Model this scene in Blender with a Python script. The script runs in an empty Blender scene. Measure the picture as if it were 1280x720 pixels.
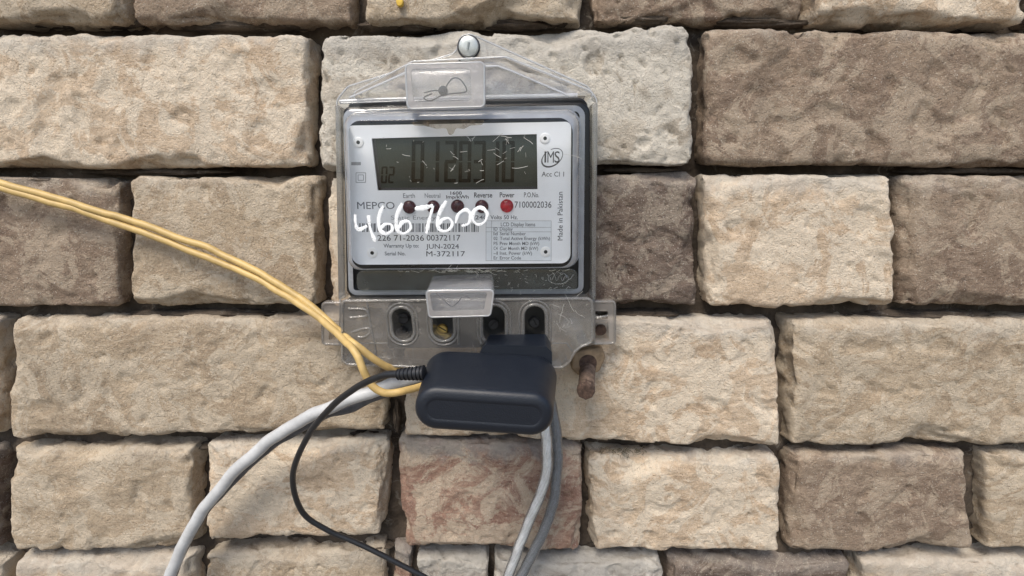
import bpy, bmesh, math, random
import numpy as np
from mathutils import Vector, Matrix

sc = bpy.context.scene
R = math.radians
random.seed(7)

# ------------------------------------------------------------------ camera, sky, sun, exposure
PITCH, FPX, DIST, CAMZ = R(12.0), 640.0, 310.0, 1500.0     # mm from the brick faces, mm above the ground
cd = bpy.data.cameras.new('camera'); cam = bpy.data.objects.new('camera', cd); sc.collection.objects.link(cam)
cam.location = (0, -DIST/1000, CAMZ/1000); cam.rotation_euler = (R(90)-PITCH, 0, 0)
cd.sensor_width = 36; cd.lens = 36*FPX/1280; cd.clip_start = 0.01; cd.clip_end = 100
sc.camera = cam
w = bpy.data.worlds.new('World'); sc.world = w; w.use_nodes = True
SUN_EL, SUN_AZ = 56, -24            # elevation; degrees to the left of straight behind the camera
sky = w.node_tree.nodes.new('ShaderNodeTexSky'); sky.sky_type = 'NISHITA'; sky.sun_disc = False
sky.sun_elevation = R(SUN_EL); sky.sun_rotation = R(180 - SUN_AZ); sky.dust_density = 2.4; sky.ozone_density = 1.0; sky.air_density = 1.2
bg = w.node_tree.nodes['Background']; bg.inputs['Strength'].default_value = 0.095
w.node_tree.links.new(sky.outputs['Color'], bg.inputs['Color'])
sl = bpy.data.lights.new('sun', 'SUN'); so = bpy.data.objects.new('sun', sl); sc.collection.objects.link(so)
sl.energy = 1.7; sl.angle = R(24); sl.color = (1.0, .92, .80)
sd = Vector((math.sin(R(SUN_AZ))*math.cos(R(SUN_EL)), -math.cos(R(SUN_AZ))*math.cos(R(SUN_EL)), math.sin(R(SUN_EL))))
so.rotation_euler = sd.to_track_quat('Z', 'Y').to_euler()
so.location = sd*3
sc.view_settings.view_transform = 'Standard'; sc.view_settings.look = 'None'; sc.view_settings.gamma = 1
sc.view_settings.exposure = 0.95
sc.cycles.max_bounces = 14; sc.cycles.transparent_max_bounces = 24

# ------------------------------------------------------------------ helpers (all lengths in millimetres until obj())
CO, SI = math.cos(PITCH), math.sin(PITCH)
def at(px, py, h):
    """point of the place seen at photograph pixel px,py that stands h mm proud of the brick faces"""
    a, b = (px-640)/FPX, (360-py)/FPX
    d = Vector((a, CO+b*SI, -SI+b*CO)); t = (DIST-h)/d.y
    return Vector((0, -DIST, CAMZ)) + d*t
def xz(px, py, h): p = at(px, py, h); return (p.x, p.z)
def ppm(px, py, h): return (at(px+1, py, h)-at(px, py, h)).length       # mm per pixel there

def link(o): sc.collection.objects.link(o); return o
def thing(name, loc, label, cat, group=None):
    o = link(bpy.data.objects.new(name, None)); o.empty_display_size = .01
    o.location = Vector(loc)/1000; o['label'] = label; o['category'] = cat
    if group: o['group'] = group
    return o
def root_of(o):
    while o.parent: o = o.parent
    return o
def obj(name, data, mat, parent=None, smooth=35, origin=None):
    """bmesh or (verts, faces) in world mm -> one mesh object"""
    me = bpy.data.meshes.new(name)
    off = Vector((0, 0, 0))
    if parent is not None: off = root_of(parent).location*1000
    elif origin is not None: off = Vector(origin)
    loc = Vector((0, 0, 0)) if parent is not None and origin is None else (Vector(origin) if origin is not None else off)
    if parent is not None and origin is not None:
        loc = Vector(origin)-off; off = Vector(origin)
    if isinstance(data, bmesh.types.BMesh):
        for v in data.verts: v.co = (v.co-off)/1000
        bmesh.ops.recalc_face_normals(data, faces=data.faces)
        data.to_mesh(me); data.free()
    else:
        vs = (np.asarray(data[0], float)-np.array(off))/1000
        me.from_pydata(vs.tolist(), [], data[1]); me.update()
    o = link(bpy.data.objects.new(name, me)); o.location = loc/1000
    if parent is not None:
        o.parent = parent
        if parent.type == 'MESH' and origin is not None: o.location = loc/1000-parent.location
    if mat: me.materials.append(mat)
    if smooth is not None:
        for p in me.polygons: p.use_smooth = True
        me.set_sharp_from_angle(angle=R(smooth))
    return o

def area(p): return sum(p[i][0]*p[(i+1) % len(p)][1]-p[(i+1) % len(p)][0]*p[i][1] for i in range(len(p)))/2
def rpoly(pts, rad, seg=6):
    """polygon with rounded corners; rad number or list"""
    n = len(pts); out = []
    for i in range(n):
        r = rad[i] if isinstance(rad, (list, tuple)) else rad
        p = Vector(pts[i]); a = Vector(pts[i-1])-p; b = Vector(pts[(i+1) % n])-p
        la, lb = a.length, b.length; a /= la; b /= lb
        ang = a.angle(b)
        if r <= 0 or ang > 3.10: out.append(tuple(p)); continue
        t = min(r/math.tan(ang/2), la*.48, lb*.48); r2 = t*math.tan(ang/2)
        c = p+(a+b).normalized()*(r2/math.sin(ang/2))
        s = p+a*t-c; e = p+b*t-c
        for k in range(seg+1):
            f = k/seg; th = s.angle(e)
            v = (s*math.sin((1-f)*th)+e*math.sin(f*th))/math.sin(th)
            out.append(tuple(c+v))
    return out
def inset(p, d):
    n = len(p); s = 1 if area(p) > 0 else -1; out = []
    for i in range(n):
        a = Vector(p[i])-Vector(p[i-1]); b = Vector(p[(i+1) % n])-Vector(p[i])
        if a.length < 1e-9: a = b
        if b.length < 1e-9: b = a
        na = Vector((-a.y, a.x)).normalized()*s; nb = Vector((-b.y, b.x)).normalized()*s
        m = na+nb; m = m/max(m.length_squared/2, .5) if m.length > 1e-6 else na
        out.append((p[i][0]+m.x*d, p[i][1]+m.y*d))
    return out
def rings(bm, rr, cap0=False, cap1=True, closed=True):
    """rr: list of rings of 3D points"""
    prev = None; first = None
    for r in rr:
        vs = [bm.verts.new(p) for p in r]
        if prev:
            n = len(vs)
            for i in range(n if closed else n-1):
                j = (i+1) % n
                bm.faces.new((prev[i], prev[j], vs[j], vs[i]))
        else: first = vs
        prev = vs
    if cap0: bm.faces.new(first)
    if cap1: bm.faces.new(prev)
    return bm
def lay(p2, h): return [(x, -h, z) for x, z in p2]
def slab(p2, h0, h1, r=1.0, seg=4, bm=None, cap0=True, back=0.0):
    bm = bm or bmesh.new(); rr = [lay(p2, h0)]
    if back:
        rr = [lay(inset(p2, back), h0), lay(p2, h0+back)]
    for k in range(seg+1):
        a = math.pi/2*k/seg
        rr.append(lay(inset(p2, r*(1-math.cos(a))), h1-r+r*math.sin(a)))
    return rings(bm, rr, cap0=cap0)
def pxpoly(pp, h): return [xz(x, y, h) for x, y in pp]
def pxrect(x0, y0, x1, y1, h): return pxpoly([(x0, y0), (x1, y0), (x1, y1), (x0, y1)], h)
def catmull(P, n=8):
    P = [Vector(p) for p in P]; out = []
    Q = [2*P[0]-P[1]]+P+[2*P[-1]-P[-2]]
    for i in range(1, len(Q)-2):
        for k in range(n):
            t = k/n; a, b, c, d = Q[i-1], Q[i], Q[i+1], Q[i+2]
            out.append(.5*((2*b)+(c-a)*t+(2*a-5*b+4*c-d)*t*t+(3*b-a-3*c+d)*t**3))
    out.append(P[-1]); return out
def tube(path, rad, sides=10, bm=None, cap=True, closed=False, prof=None):
    bm = bm or bmesh.new(); n = len(path); rr = []
    T = [(path[(i+1) % n if closed else min(i+1, n-1)]-path[i-1 if (i or closed) else 0]).normalized() for i in range(n)]
    u = T[0].orthogonal().normalized()
    if prof: u = (Vector((0, -1, 0))-T[0]*T[0].dot(Vector((0, -1, 0)))).normalized()
    for i in range(n):
        u = (u-T[i]*u.dot(T[i])).normalized(); v = T[i].cross(u)
        r = rad(i/(n-1)) if callable(rad) else rad
        if prof: rr.append([path[i]+u*(a*r)+v*(b*r) for a, b in prof])
        else: rr.append([path[i]+(u*math.cos(2*math.pi*k/sides)+v*math.sin(2*math.pi*k/sides))*r for k in range(sides)])
    if closed: rr.append(rr[0])
    rings(bm, rr, cap0=cap and not closed, cap1=cap and not closed)
    if closed: bmesh.ops.remove_doubles(bm, verts=bm.verts, dist=1e-5)
    return bm
def lathe(c, prof, n=24, axis=Vector((0, -1, 0)), bm=None, jitter=None):
    """prof: list of (radius, height along axis)"""
    bm = bm or bmesh.new(); axis = axis.normalized(); u = axis.orthogonal().normalized(); v = axis.cross(u)
    rr = [[c+axis*h+(u*math.cos(2*math.pi*k/n)+v*math.sin(2*math.pi*k/n))*max(r, 1e-3) for k in range(n)] for r, h in prof]
    return rings(bm, rr, cap0=True, cap1=True)
def holed(outer, holes, h1, h0):
    """flat sheet with openings, thickness h0..h1"""
    bm = bmesh.new(); loops = []
    for lp in [outer]+holes:
        f = [bm.verts.new((x, -h1, z)) for x, z in lp]; b = [bm.verts.new((x, -h0, z)) for x, z in lp]; n = len(f)
        ef = [bm.edges.new((f[i], f[(i+1) % n])) for i in range(n)]
        for i in range(n): bm.faces.new((f[i], f[(i+1) % n], b[(i+1) % n], b[i]))
        loops += ef
    bmesh.ops.triangle_fill(bm, edges=loops, use_beauty=True, use_dissolve=False, normal=(0, -1, 0))
    return bm

# ------------------------------------------------------------------ numpy gradient noise
_rs = np.random.RandomState(3); _perm = _rs.permutation(512); _perm = np.concatenate([_perm, _perm])
_g = _rs.normal(size=(512, 3)); _g /= np.linalg.norm(_g, axis=1)[:, None]
def noise(p):
    p = np.asarray(p, float); i = np.floor(p).astype(int); f = p-i; i &= 511; u = f*f*f*(f*(f*6-15)+10); r = 0
    for dx in (0, 1):
        for dy in (0, 1):
            for dz in (0, 1):
                h = _perm[(_perm[(_perm[(i[:, 0]+dx) & 511]+i[:, 1]+dy) & 511]+i[:, 2]+dz) & 511]
                g = _g[h]; d = f-np.array([dx, dy, dz])
                wgt = (u[:, 0] if dx else 1-u[:, 0])*(u[:, 1] if dy else 1-u[:, 1])*(u[:, 2] if dz else 1-u[:, 2])
                r = r+wgt*(g*d).sum(1)
    return r*1.6

# ------------------------------------------------------------------ materials
def mat(name):
    m = bpy.data.materials.new(name); m.use_nodes = True; nt = m.node_tree
    return m, nt, nt.nodes['Principled BSDF'], nt.nodes['Material Output']
def N(nt, t, **kw):
    n = nt.nodes.new(t)
    for k, v in kw.items():
        if k in n.inputs: n.inputs[k].default_value = v
        else: setattr(n, k, v)
    return n
def mixc(nt, fac, a, b, blend='MIX'):
    n = nt.nodes.new('ShaderNodeMix'); n.data_type = 'RGBA'; n.blend_type = blend
    for s, v in ((n.inputs[0], fac), (n.inputs[6], a), (n.inputs[7], b)):
        if hasattr(v, 'is_output'): nt.links.new(v, s)
        else: s.default_value = v if not isinstance(v, tuple) else (v+(1,))[:4]
    return n.outputs[2]
def ramp(nt, src, lo, hi):
    n = nt.nodes.new('ShaderNodeMapRange'); n.interpolation_type = 'SMOOTHSTEP'
    n.inputs[1].default_value = lo; n.inputs[2].default_value = hi; nt.links.new(src, n.inputs[0]); return n.outputs[0]
def coords(nt, rnd=True):
    tc = N(nt, 'ShaderNodeTexCoord'); 
    if not rnd: return tc.outputs['Object']
    oi = N(nt, 'ShaderNodeObjectInfo'); mul = N(nt, 'ShaderNodeVectorMath', operation='SCALE'); mul.inputs[0].default_value = (3.1, 1.7, 2.3)
    nt.links.new(oi.outputs['Random'], mul.inputs['Scale'])
    ad = N(nt, 'ShaderNodeVectorMath'); nt.links.new(tc.outputs['Object'], ad.inputs[0]); nt.links.new(mul.outputs[0], ad.inputs[1])
    return ad.outputs[0]
def nz(nt, vec, scale, detail=6, rough=.6, dist=0.0, stretch=None):
    n = N(nt, 'ShaderNodeTexNoise'); n.inputs['Scale'].default_value = scale; n.inputs['Detail'].default_value = detail
    n.inputs['Roughness'].default_value = rough; n.inputs['Distortion'].default_value = dist
    if stretch:
        mp = N(nt, 'ShaderNodeMapping'); mp.inputs['Scale'].default_value = stretch; nt.links.new(vec, mp.inputs['Vector']); vec = mp.outputs[0]
    nt.links.new(vec, n.inputs['Vector']); return n.outputs['Fac']
def math_(nt, op, a, b=None):
    n = N(nt, 'ShaderNodeMath', operation=op)
    for s, v in zip(n.inputs, (a, b)):
        if v is None: continue
        if hasattr(v, 'is_output'): nt.links.new(v, s)
        else: s.default_value = v
    return n.outputs[0]
def bump(nt, hsock, bs, dist, strength=1.0):
    b = N(nt, 'ShaderNodeBump'); b.inputs['Distance'].default_value = dist; b.inputs['Strength'].default_value = strength
    nt.links.new(hsock, b.inputs['Height']); nt.links.new(b.outputs[0], bs.inputs['Normal'])

def brick_mat(name, a, b, c, camt=.5, band=0.0, bandz=.030, speck=.5, band_tone=(.52, .49, .44), cscale=38, soot=.25, soft=.035):
    """a,b body tones, c patches; band = lime crust left by the mortar along the top arris"""
    m, nt, bs, out = mat(name); v = coords(nt)
    base = mixc(nt, ramp(nt, nz(nt, v, 22, 7, .62), .36, .64), a, b)
    base = mixc(nt, ramp(nt, nz(nt, v, cscale, 9, .68, 1.2), .565-camt*.14-soft/2, .565-camt*.14+soft), base, c)
    streak = nz(nt, v, 60, 8, .7, 1.5, (1.0, 1.0, 2.6))
    base = mixc(nt, math_(nt, 'MULTIPLY', ramp(nt, streak, .42, .66), .35), base, tuple(min(1, x*1.4) for x in c))
    sp = math_(nt, 'MULTIPLY', ramp(nt, nz(nt, v, 420, 4, .6), .60, .70), speck)
    base = mixc(nt, sp, base, tuple(x*.35 for x in a))
    sp2 = math_(nt, 'MULTIPLY', ramp(nt, nz(nt, v, 150, 5, .7, .6), .60, .70), soot)
    base = mixc(nt, sp2, base, (.06, .05, .042))
    base = mixc(nt, math_(nt, 'MULTIPLY', ramp(nt, nz(nt, v, 700, 3, .6), .35, .75), .35), base, tuple(min(1, x*1.35) for x in b))
    grain = nz(nt, v, 1300, 2, .5)
    base = mixc(nt, math_(nt, 'MULTIPLY', ramp(nt, grain, .64, .70), .6), base, (.66, .62, .55))
    base = mixc(nt, math_(nt, 'MULTIPLY', ramp(nt, grain, .36, .30), .6), base, (.07, .055, .045))
    st = math_(nt, 'MULTIPLY', ramp(nt, nz(nt, v, 14, 10, .74, .8, (1.3, 1.3, .5)), .52, .70), .42)
    base = mixc(nt, st, base, tuple(x*.45 for x in a))
    if band:
        tc = N(nt, 'ShaderNodeTexCoord'); sx = N(nt, 'ShaderNodeSeparateXYZ'); nt.links.new(tc.outputs['Object'], sx.inputs[0])
        zz = math_(nt, 'ADD', sx.outputs['Z'], math_(nt, 'MULTIPLY', math_(nt, 'SUBTRACT', nz(nt, v, 32, 9, .72, .6), .5), .050))
        f = math_(nt, 'MULTIPLY', ramp(nt, zz, bandz-.004, bandz+.008), band)
        base = mixc(nt, f, base, mixc(nt, nz(nt, v, 120, 6, .7), tuple(x*.7 for x in band_tone), band_tone))
    nt.links.new(base, bs.inputs['Base Color']); bs.inputs['Roughness'].default_value = .93; bs.inputs['Specular IOR Level'].default_value = .25
    hh = math_(nt, 'ADD', math_(nt, 'MULTIPLY', nz(nt, v, 260, 8, .7, .8), 1.0), math_(nt, 'MULTIPLY', nz(nt, v, 1000, 4, .65), .45))
    bump(nt, hh, bs, .0019)
    return m
B_tan = brick_mat('brick_tan', (.46, .345, .24), (.56, .44, .32), (.63, .545, .435), .55, .6, .029, .25, soot=.2)
B_tan2 = brick_mat('brick_tan_dusty', (.34, .26, .18), (.42, .335, .24), (.49, .415, .32), .5, .3, .034, .45, soot=.4)
B_lime = brick_mat('brick_limed', (.36, .31, .25), (.45, .40, .33), (.57, .53, .46), .8, .7, .022, .3, soot=.2)
B_red = brick_mat('brick_red_salted', (.245, .14, .105), (.33, .205, .15), (.49, .40, .305), .66, .75, .031, .35, (.30, .285, .27), 30, soot=.3, soft=.055)  # grey top band paints the adapter's and overhang's shadow into the colour
B_dark = brick_mat('brick_burnt', (.105, .072, .058), (.155, .118, .096), (.27, .225, .18), .28, .25, .034, .7, cscale=60, soot=.6)
B_brown = brick_mat('brick_brown', (.19, .135, .10), (.27, .205, .15), (.36, .29, .22), .45, .3, .034, .5, soot=.5)
B_grey = brick_mat('brick_grey_limed', (.27, .235, .20), (.38, .335, .29), (.56, .525, .48), .6, .8, .030, .6, soot=.9)

m, nt, bs, out = mat('mud_mortar'); v = coords(nt, False)
c0 = mixc(nt, ramp(nt, nz(nt, v, 40, 8, .7), .35, .65), (.050, .037, .027), (.12, .092, .068))
nt.links.new(mixc(nt, ramp(nt, nz(nt, v, 90, 6, .7, 1), .58, .68), c0, (.20, .175, .145)), bs.inputs['Base Color'])
bs.inputs['Roughness'].default_value = .97; bump(nt, nz(nt, v, 220, 8, .75), bs, .003); M_mortar = m

def plain(name, col, rough=.5, metal=0.0, var=.25, scale=200, bmp=0.0, spec=.5, coat=0.0):
    m, nt, bs, out = mat(name); v = coords(nt, False)
    f = ramp(nt, nz(nt, v, scale, 6, .65), .3, .7)
    nt.links.new(mixc(nt, f, tuple(c*(1-var) for c in col), tuple(min(1, c*(1+var)) for c in col)), bs.inputs['Base Color'])
    r = math_(nt, 'ADD', rough-.1, math_(nt, 'MULTIPLY', nz(nt, v, scale*.6, 5, .6), .2)); nt.links.new(r, bs.inputs['Roughness'])
    bs.inputs['Metallic'].default_value = metal; bs.inputs['Specular IOR Level'].default_value = spec; bs.inputs['Coat Weight'].default_value = coat
    if bmp: bump(nt, nz(nt, v, scale*2, 6, .7), bs, bmp)
    return m
def clear(name, tint=(.93, .93, .92), haze=.06, hazecol=(.75, .74, .72), rough=.06, gain=1.6, dirt=.10, dscale=120):
    """thin clear polycarbonate: see-through sheet, mirror-like skin, a little dust"""
    m = bpy.data.materials.new(name); m.use_nodes = True; nt = m.node_tree; nt.nodes.clear(); out = N(nt, 'ShaderNodeOutputMaterial')
    v = coords(nt, False)
    tr = N(nt, 'ShaderNodeBsdfTransparent', Color=tint+(1,)); gl = N(nt, 'ShaderNodeBsdfGlossy', Roughness=rough)
    gl.inputs['Color'].default_value = (1, 1, 1, 1)
    df = N(nt, 'ShaderNodeBsdfDiffuse', Color=hazecol+(1,)); tl = N(nt, 'ShaderNodeBsdfTranslucent', Color=hazecol+(1,))
    half = N(nt, 'ShaderNodeMixShader', Fac=.4); nt.links.new(df.outputs[0], half.inputs[1]); nt.links.new(tl.outputs[0], half.inputs[2])
    fr = N(nt, 'ShaderNodeFresnel', IOR=1.5); g = math_(nt, 'MULTIPLY', fr.outputs[0], gain); g2 = math_(nt, 'MINIMUM', g, .95)
    hz = math_(nt, 'ADD', haze, math_(nt, 'MULTIPLY', ramp(nt, nz(nt, v, dscale, 7, .7, .5), .45, .75), dirt))
    m1 = N(nt, 'ShaderNodeMixShader'); nt.links.new(hz, m1.inputs[0]); nt.links.new(tr.outputs[0], m1.inputs[1]); nt.links.new(half.outputs[0], m1.inputs[2])
    m2 = N(nt, 'ShaderNodeMixShader'); nt.links.new(g2, m2.inputs[0]); nt.links.new(m1.outputs[0], m2.inputs[1]); nt.links.new(gl.outputs[0], m2.inputs[2])
    bp = N(nt, 'ShaderNodeBump'); bp.inputs['Distance'].default_value = .0004; bp.inputs['Strength'].default_value = .35
    nt.links.new(nz(nt, v, 60, 3, .5), bp.inputs['Height']); nt.links.new(bp.outputs[0], gl.inputs['Normal'])
    nt.links.new(m2.outputs[0], out.inputs['Surface']); return m
P_window = clear('clear_window', (.99, .99, .985), .002, rough=.05, gain=.8, dirt=.006)
P_strip = clear('dusty_lower_window', (.95, .97, .95), .045, (.58, .64, .60), .08, 1.2, .08, 90)
P_bevel = clear('clear_bevel', (.95, .96, .97), .42, (.82, .87, .95), .10, 1.3, .10)
P_hood = clear('clear_hood', (.98, .98, .98), .12, (.88, .89, .92), .10, 1.2, .12, 70)
P_flange = clear('clear_flange', (.98, .98, .97), .05, (.85, .85, .85), .10, 1.2, .06, 70)
P_highlight = clear('bright_plastic_edge', (.96, .97, .98), .42, (.92, .94, .97), .10, 1.6, .10)  # whitish haze paints bright highlights along the plastic edges
P_rim = clear('clear_rim', (.93, .93, .92), .16, (.80, .78, .76), .12, 1.3, .12)
P_term = clear('dusty_terminal_plastic', (.90, .89, .87), .25, (.58, .55, .515), .14, 1.3, .26, 60)
P_frost = clear('frosted_plastic', (.97, .97, .98), .16, (.92, .93, .97), .15, 1.5, .10, 160)
P_frame = clear('frosted_thick_edge', (.95, .94, .94), .42, (.92, .91, .91), .22, 1.3, .16, 160)
P_frame = clear('frosted_thick_edge', (.90, .89, .88), .36, (.84, .80, .78), .25, 1.2, .12, 160)
P_tab = clear('cloudy_tab_plastic', (.84, .82, .80), .34, (.72, .68, .64), .2, 1.3, .2, 120)
P_sheath = clear('clear_cable_sheath', (.98, .98, .98), .16, (.95, .95, .94), .10, 1.1, .10, 300)
P_sheath_grey = clear('smoky_cable_sheath', (.80, .82, .84), .30, (.42, .43, .45), .16, 1.2, .15, 300)
M_black = plain('black_base', (.010, .011, .012), .35, bmp=.0002)
M_blackgl = plain('black_gasket', (.006, .006, .007), .3)
M_plate = plain('white_label', (.87, .89, .92), .45, var=.025, scale=60)
M_plate2 = plain('white_boss', (.88, .88, .88), .4, var=.03)
M_table = plain('label_table_tint', (.77, .81, .85), .5, var=.03)
M_ink = plain('printed_ink', (.045, .045, .055), .6, var=.2)
M_ink2 = plain('worn_ink', (.15, .16, .18), .6, var=.35)
M_ink3 = plain('faint_ink', (.36, .37, .39), .6, var=.2)
M_lcd = plain('lcd_glass', (.026, .035, .030), .4, var=.25, scale=25, spec=.25)
M_seg = plain('lcd_segment', (.002, .0025, .003), .7, var=.3, scale=60, spec=.05)
M_lcdbord = plain('lcd_bezel', (.012, .014, .020), .4)
m, nt, bs, out = mat('white_marker_paint'); v = coords(nt, False)
bs.inputs['Base Color'].default_value = (.86, .88, .90, 1); bs.inputs['Roughness'].default_value = .4
nt.links.new(ramp(nt, nz(nt, v, 330, 6, .7, .5), .28, .46), bs.inputs['Alpha']); M_marker = m
M_lint = plain('pale_lint', (.62, .61, .57), .8, var=.2)
M_ledoff = plain('dark_red_lens', (.060, .010, .016), .22, var=.3, scale=300)
m, nt, bs, out = mat('lit_red_lens'); v = coords(nt, False)
bs.inputs['Base Color'].default_value = (.26, .008, .016, 1); bs.inputs['Roughness'].default_value = .2
bs.inputs['Emission Color'].default_value = (1, .03, .05, 1)
nt.links.new(math_(nt, 'MULTIPLY', ramp(nt, nz(nt, v, 180, 3), .3, .7), .10), bs.inputs['Emission Strength']); M_ledon = m
m, nt, bs, out = mat('navy_black_adapter_plastic'); v = coords(nt, False)
dust = math_(nt, 'MULTIPLY', ramp(nt, nz(nt, v, 55, 8, .75, .6), .60, .78), .40); dust = math_(nt, 'ADD', dust, math_(nt, 'MULTIPLY', ramp(nt, nz(nt, v, 900, 3, .6), .68, .76), .30))
nt.links.new(mixc(nt, dust, (.0034, .0066, .0140), (.030, .036, .046)), bs.inputs['Base Color'])
nt.links.new(math_(nt, 'ADD', .36, math_(nt, 'MULTIPLY', nz(nt, v, 70, 6, .7), .22)), bs.inputs['Roughness']); bs.inputs['Specular IOR Level'].default_value = .55
bump(nt, nz(nt, v, 1500, 3, .6), bs, .00012); M_adapter = m
M_adapter2 = plain('adapter_groove', (.006, .006, .007), .6)
M_cable = plain('black_pvc', (.012, .013, .016), .4, var=.2)
M_yellow = plain('yellow_pvc', (.50, .35, .135), .5, var=.16, scale=90)
M_greycab = plain('grey_pvc', (.46, .47, .48), .45, var=.14, scale=90)
M_underside = plain('dark_pvc', (.09, .09, .10), .5)
M_strand = plain('tinned_strand', (.92, .92, .90), .35, .05, .15, 300)
M_strand2 = plain('oxidised_strand', (.33, .35, .37), .5, .2, .25, 300)
M_rust = plain('rusty_iron', (.155, .108, .082), .82, .15, .45, 260, .0012)
M_rust_d = plain('dark_rust', (.085, .053, .040), .85, .1, .5, 300, .0012)
M_zinc = plain('zinc_screw', (.50, .52, .50), .38, .55, .15, 200, .0002)
M_zinc_d = plain('zinc_recess', (.28, .30, .29), .5, .5)
M_brass = plain('brass', (.55, .38, .12), .35, .9, .2)
M_wood = plain('weathered_wood', (.25, .18, .112), .8, var=.25, scale=140, bmp=.001)
M_dirt = clear('brown_dust_smear', (.90, .87, .82), .05, (.40, .32, .24), .5, .3, .75, 130)
M_leaf = plain('dry_yellow_leaf', (.55, .36, .05), .7)
M_root = plain('dry_moss', (.10, .085, .055), .9)
M_wire = plain('dull_wire', (.05, .05, .055), .5, .5)

# ------------------------------------------------------------------ brick wall
wall = thing('brick_wall', (0, 0, CAMZ-330), 'old rough brick wall of worn tan and dark bricks with deep open joints', 'wall')
def make_brick(quad, material, seed, h=0.0, r=6.0, rough=1.0, step=1.5, depth=46.0):
    P = [np.array(at(x, y, h)) for x, y in quad]              # tl tr br bl
    c = sum(P)/4
    a = (np.linalg.norm(P[1]-P[0])+np.linalg.norm(P[2]-P[3]))/4; b = (np.linalg.norm(P[3]-P[0])+np.linalg.norm(P[2]-P[1]))/4; d = depth/2
    nu, nv, nw = max(4, int(2*a/step)), max(4, int(2*b/step)), max(4, int(depth/(step*1.6)))
    idx = {}; V = []; F = []
    def vid(i, j, k):
        t = (i, j, k)
        if t not in idx: idx[t] = len(V); V.append(t)
        return idx[t]
    for i in range(nu):
        for j in range(nv): F.append((vid(i, j, 0), vid(i+1, j, 0), vid(i+1, j+1, 0), vid(i, j+1, 0)))
    for k in range(nw):
        for i in range(nu):
            F.append((vid(i, 0, k), vid(i, 0, k+1), vid(i+1, 0, k+1), vid(i+1, 0, k)))
            F.append((vid(i, nv, k), vid(i+1, nv, k), vid(i+1, nv, k+1), vid(i, nv, k+1)))
        for j in range(nv):
            F.append((vid(0, j, k), vid(0, j+1, k), vid(0, j+1, k+1), vid(0, j, k+1)))
            F.append((vid(nu, j, k), vid(nu, j, k+1), vid(nu, j+1, k+1), vid(nu, j+1, k)))
    V = np.array(V, float)
    p = np.stack([(V[:, 0]/nu*2-1)*a, (V[:, 2]/nw*2-1)*d, (V[:, 1]/nv*2-1)*b], 1)     # x right, y into wall, z up
    s = seed*17.3; off = np.array([s, s*.7, s*1.3])
    rr = np.clip(r*.62*(1+.9*noise(p/22+off+40)), 1.2, r*1.6)
    lim = np.array([a, d, b])[None, :]-rr[:, None]
    q = np.clip(p, -lim, lim); q[:, 1] = np.maximum(p[:, 1], -d) if False else np.where(p[:, 1] > 0, p[:, 1], np.clip(p[:, 1], -(d-rr), None))
    n = p-q; ln = np.linalg.norm(n, axis=1)
    flat = ln < 1e-6
    n = n/np.maximum(ln, 1e-6)[:, None]
    pr = np.where(flat[:, None], p, q+n*rr[:, None]); n[flat] = (0, -1, 0)
    rb_ = random.Random(seed*31+5); k1, k2, k3 = rb_.uniform(.6, 1.2), rb_.uniform(.45, 1.1), rb_.uniform(.3, 1.2)
    # broken corners and arrises: shallow planes knocked off the edges
    for _ in range(rb_.randint(7, 12)):
        e = rb_.choice('tblrtb'); sx, sz = rb_.uniform(-.95, .95), rb_.uniform(-.95, .95)
        if e in 'tb': sz = 1 if e == 't' else -1
        else: sx = 1 if e == 'r' else -1
        if rb_.random() < .3: sx, sz = rb_.choice((-1, 1)), rb_.choice((-1, 1))
        nrm = np.array([(sx if abs(sx) == 1 else 0)+rb_.uniform(-.35, .35), -rb_.uniform(.35, 1.5), (sz if abs(sz) == 1 else 0)+rb_.uniform(-.35, .35)]); nrm /= np.linalg.norm(nrm)
        pt = np.array([sx*a, -d, sz*b])-nrm*rb_.uniform(1.5, 5.5)
        near = np.exp(-(((pr-np.array([sx*a, -d, sz*b]))/rb_.uniform(9, 26))**2).sum(1))
        over = np.clip((pr-pt)@nrm+.5*noise(p/7+off+seed), 0, 9); pr = pr-nrm[None]*(over*np.clip(near*2.2, 0, 1))[:, None]
    disp = 1.5*k1*noise(p/42+off)+.8*k1*noise(p/16+off+9)+.36*k2*noise(p/6.5+off+21)+.26*k2*noise(p/3.1+off+33)+.2*noise(p/1.7+off+15)
    chip = noise(p/15+off+71); disp -= np.clip((chip-.30)*9, 0, 1)*(.9+.5*k3)
    rid = 1-np.abs(noise(np.stack([p[:, 0]/16, p[:, 1]/9, p[:, 2]/9], 1)+off+61))*2.4; disp += .6*k3*np.clip(rid, -.4, 1)*np.clip(noise(p/28+off+12)+.3, 0, 1)
    crack = np.abs(noise(p/27+off+131)+.25*noise(p/6+off+3)); disp -= k3*1.3*np.clip(1-crack/.03, 0, 1)*(noise(p/40+off+9) > .1)
    pit = noise(p/4.2+off+101); disp -= 1.3*np.clip((pit-.5)*5, 0, 1)
    edge = np.clip(1-np.minimum(a-np.abs(p[:, 0]), b-np.abs(p[:, 2]))/8, 0, 1)
    disp -= edge*(.5+3.4*np.clip(noise(p/11+off+88)+.25*noise(p/4+off)-.08, 0, 1))
    pr = pr+n*(disp*rough)[:, None]
    u = (pr[:, 0]/a+1)/2; vv = (pr[:, 2]/b+1)/2
    top = P[0][None]*(1-u)[:, None]+P[1][None]*u[:, None]; bot = P[3][None]*(1-u)[:, None]+P[2][None]*u[:, None]
    wpos = bot*(1-vv)[:, None]+top*vv[:, None]
    wpos[:, 1] = -h+(pr[:, 1]+d)
    o = obj('brick', (wpos, [f[::-1] for f in F]), material, wall, None, origin=c)
    for pl in o.data.polygons: pl.use_smooth = True
    return o
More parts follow.
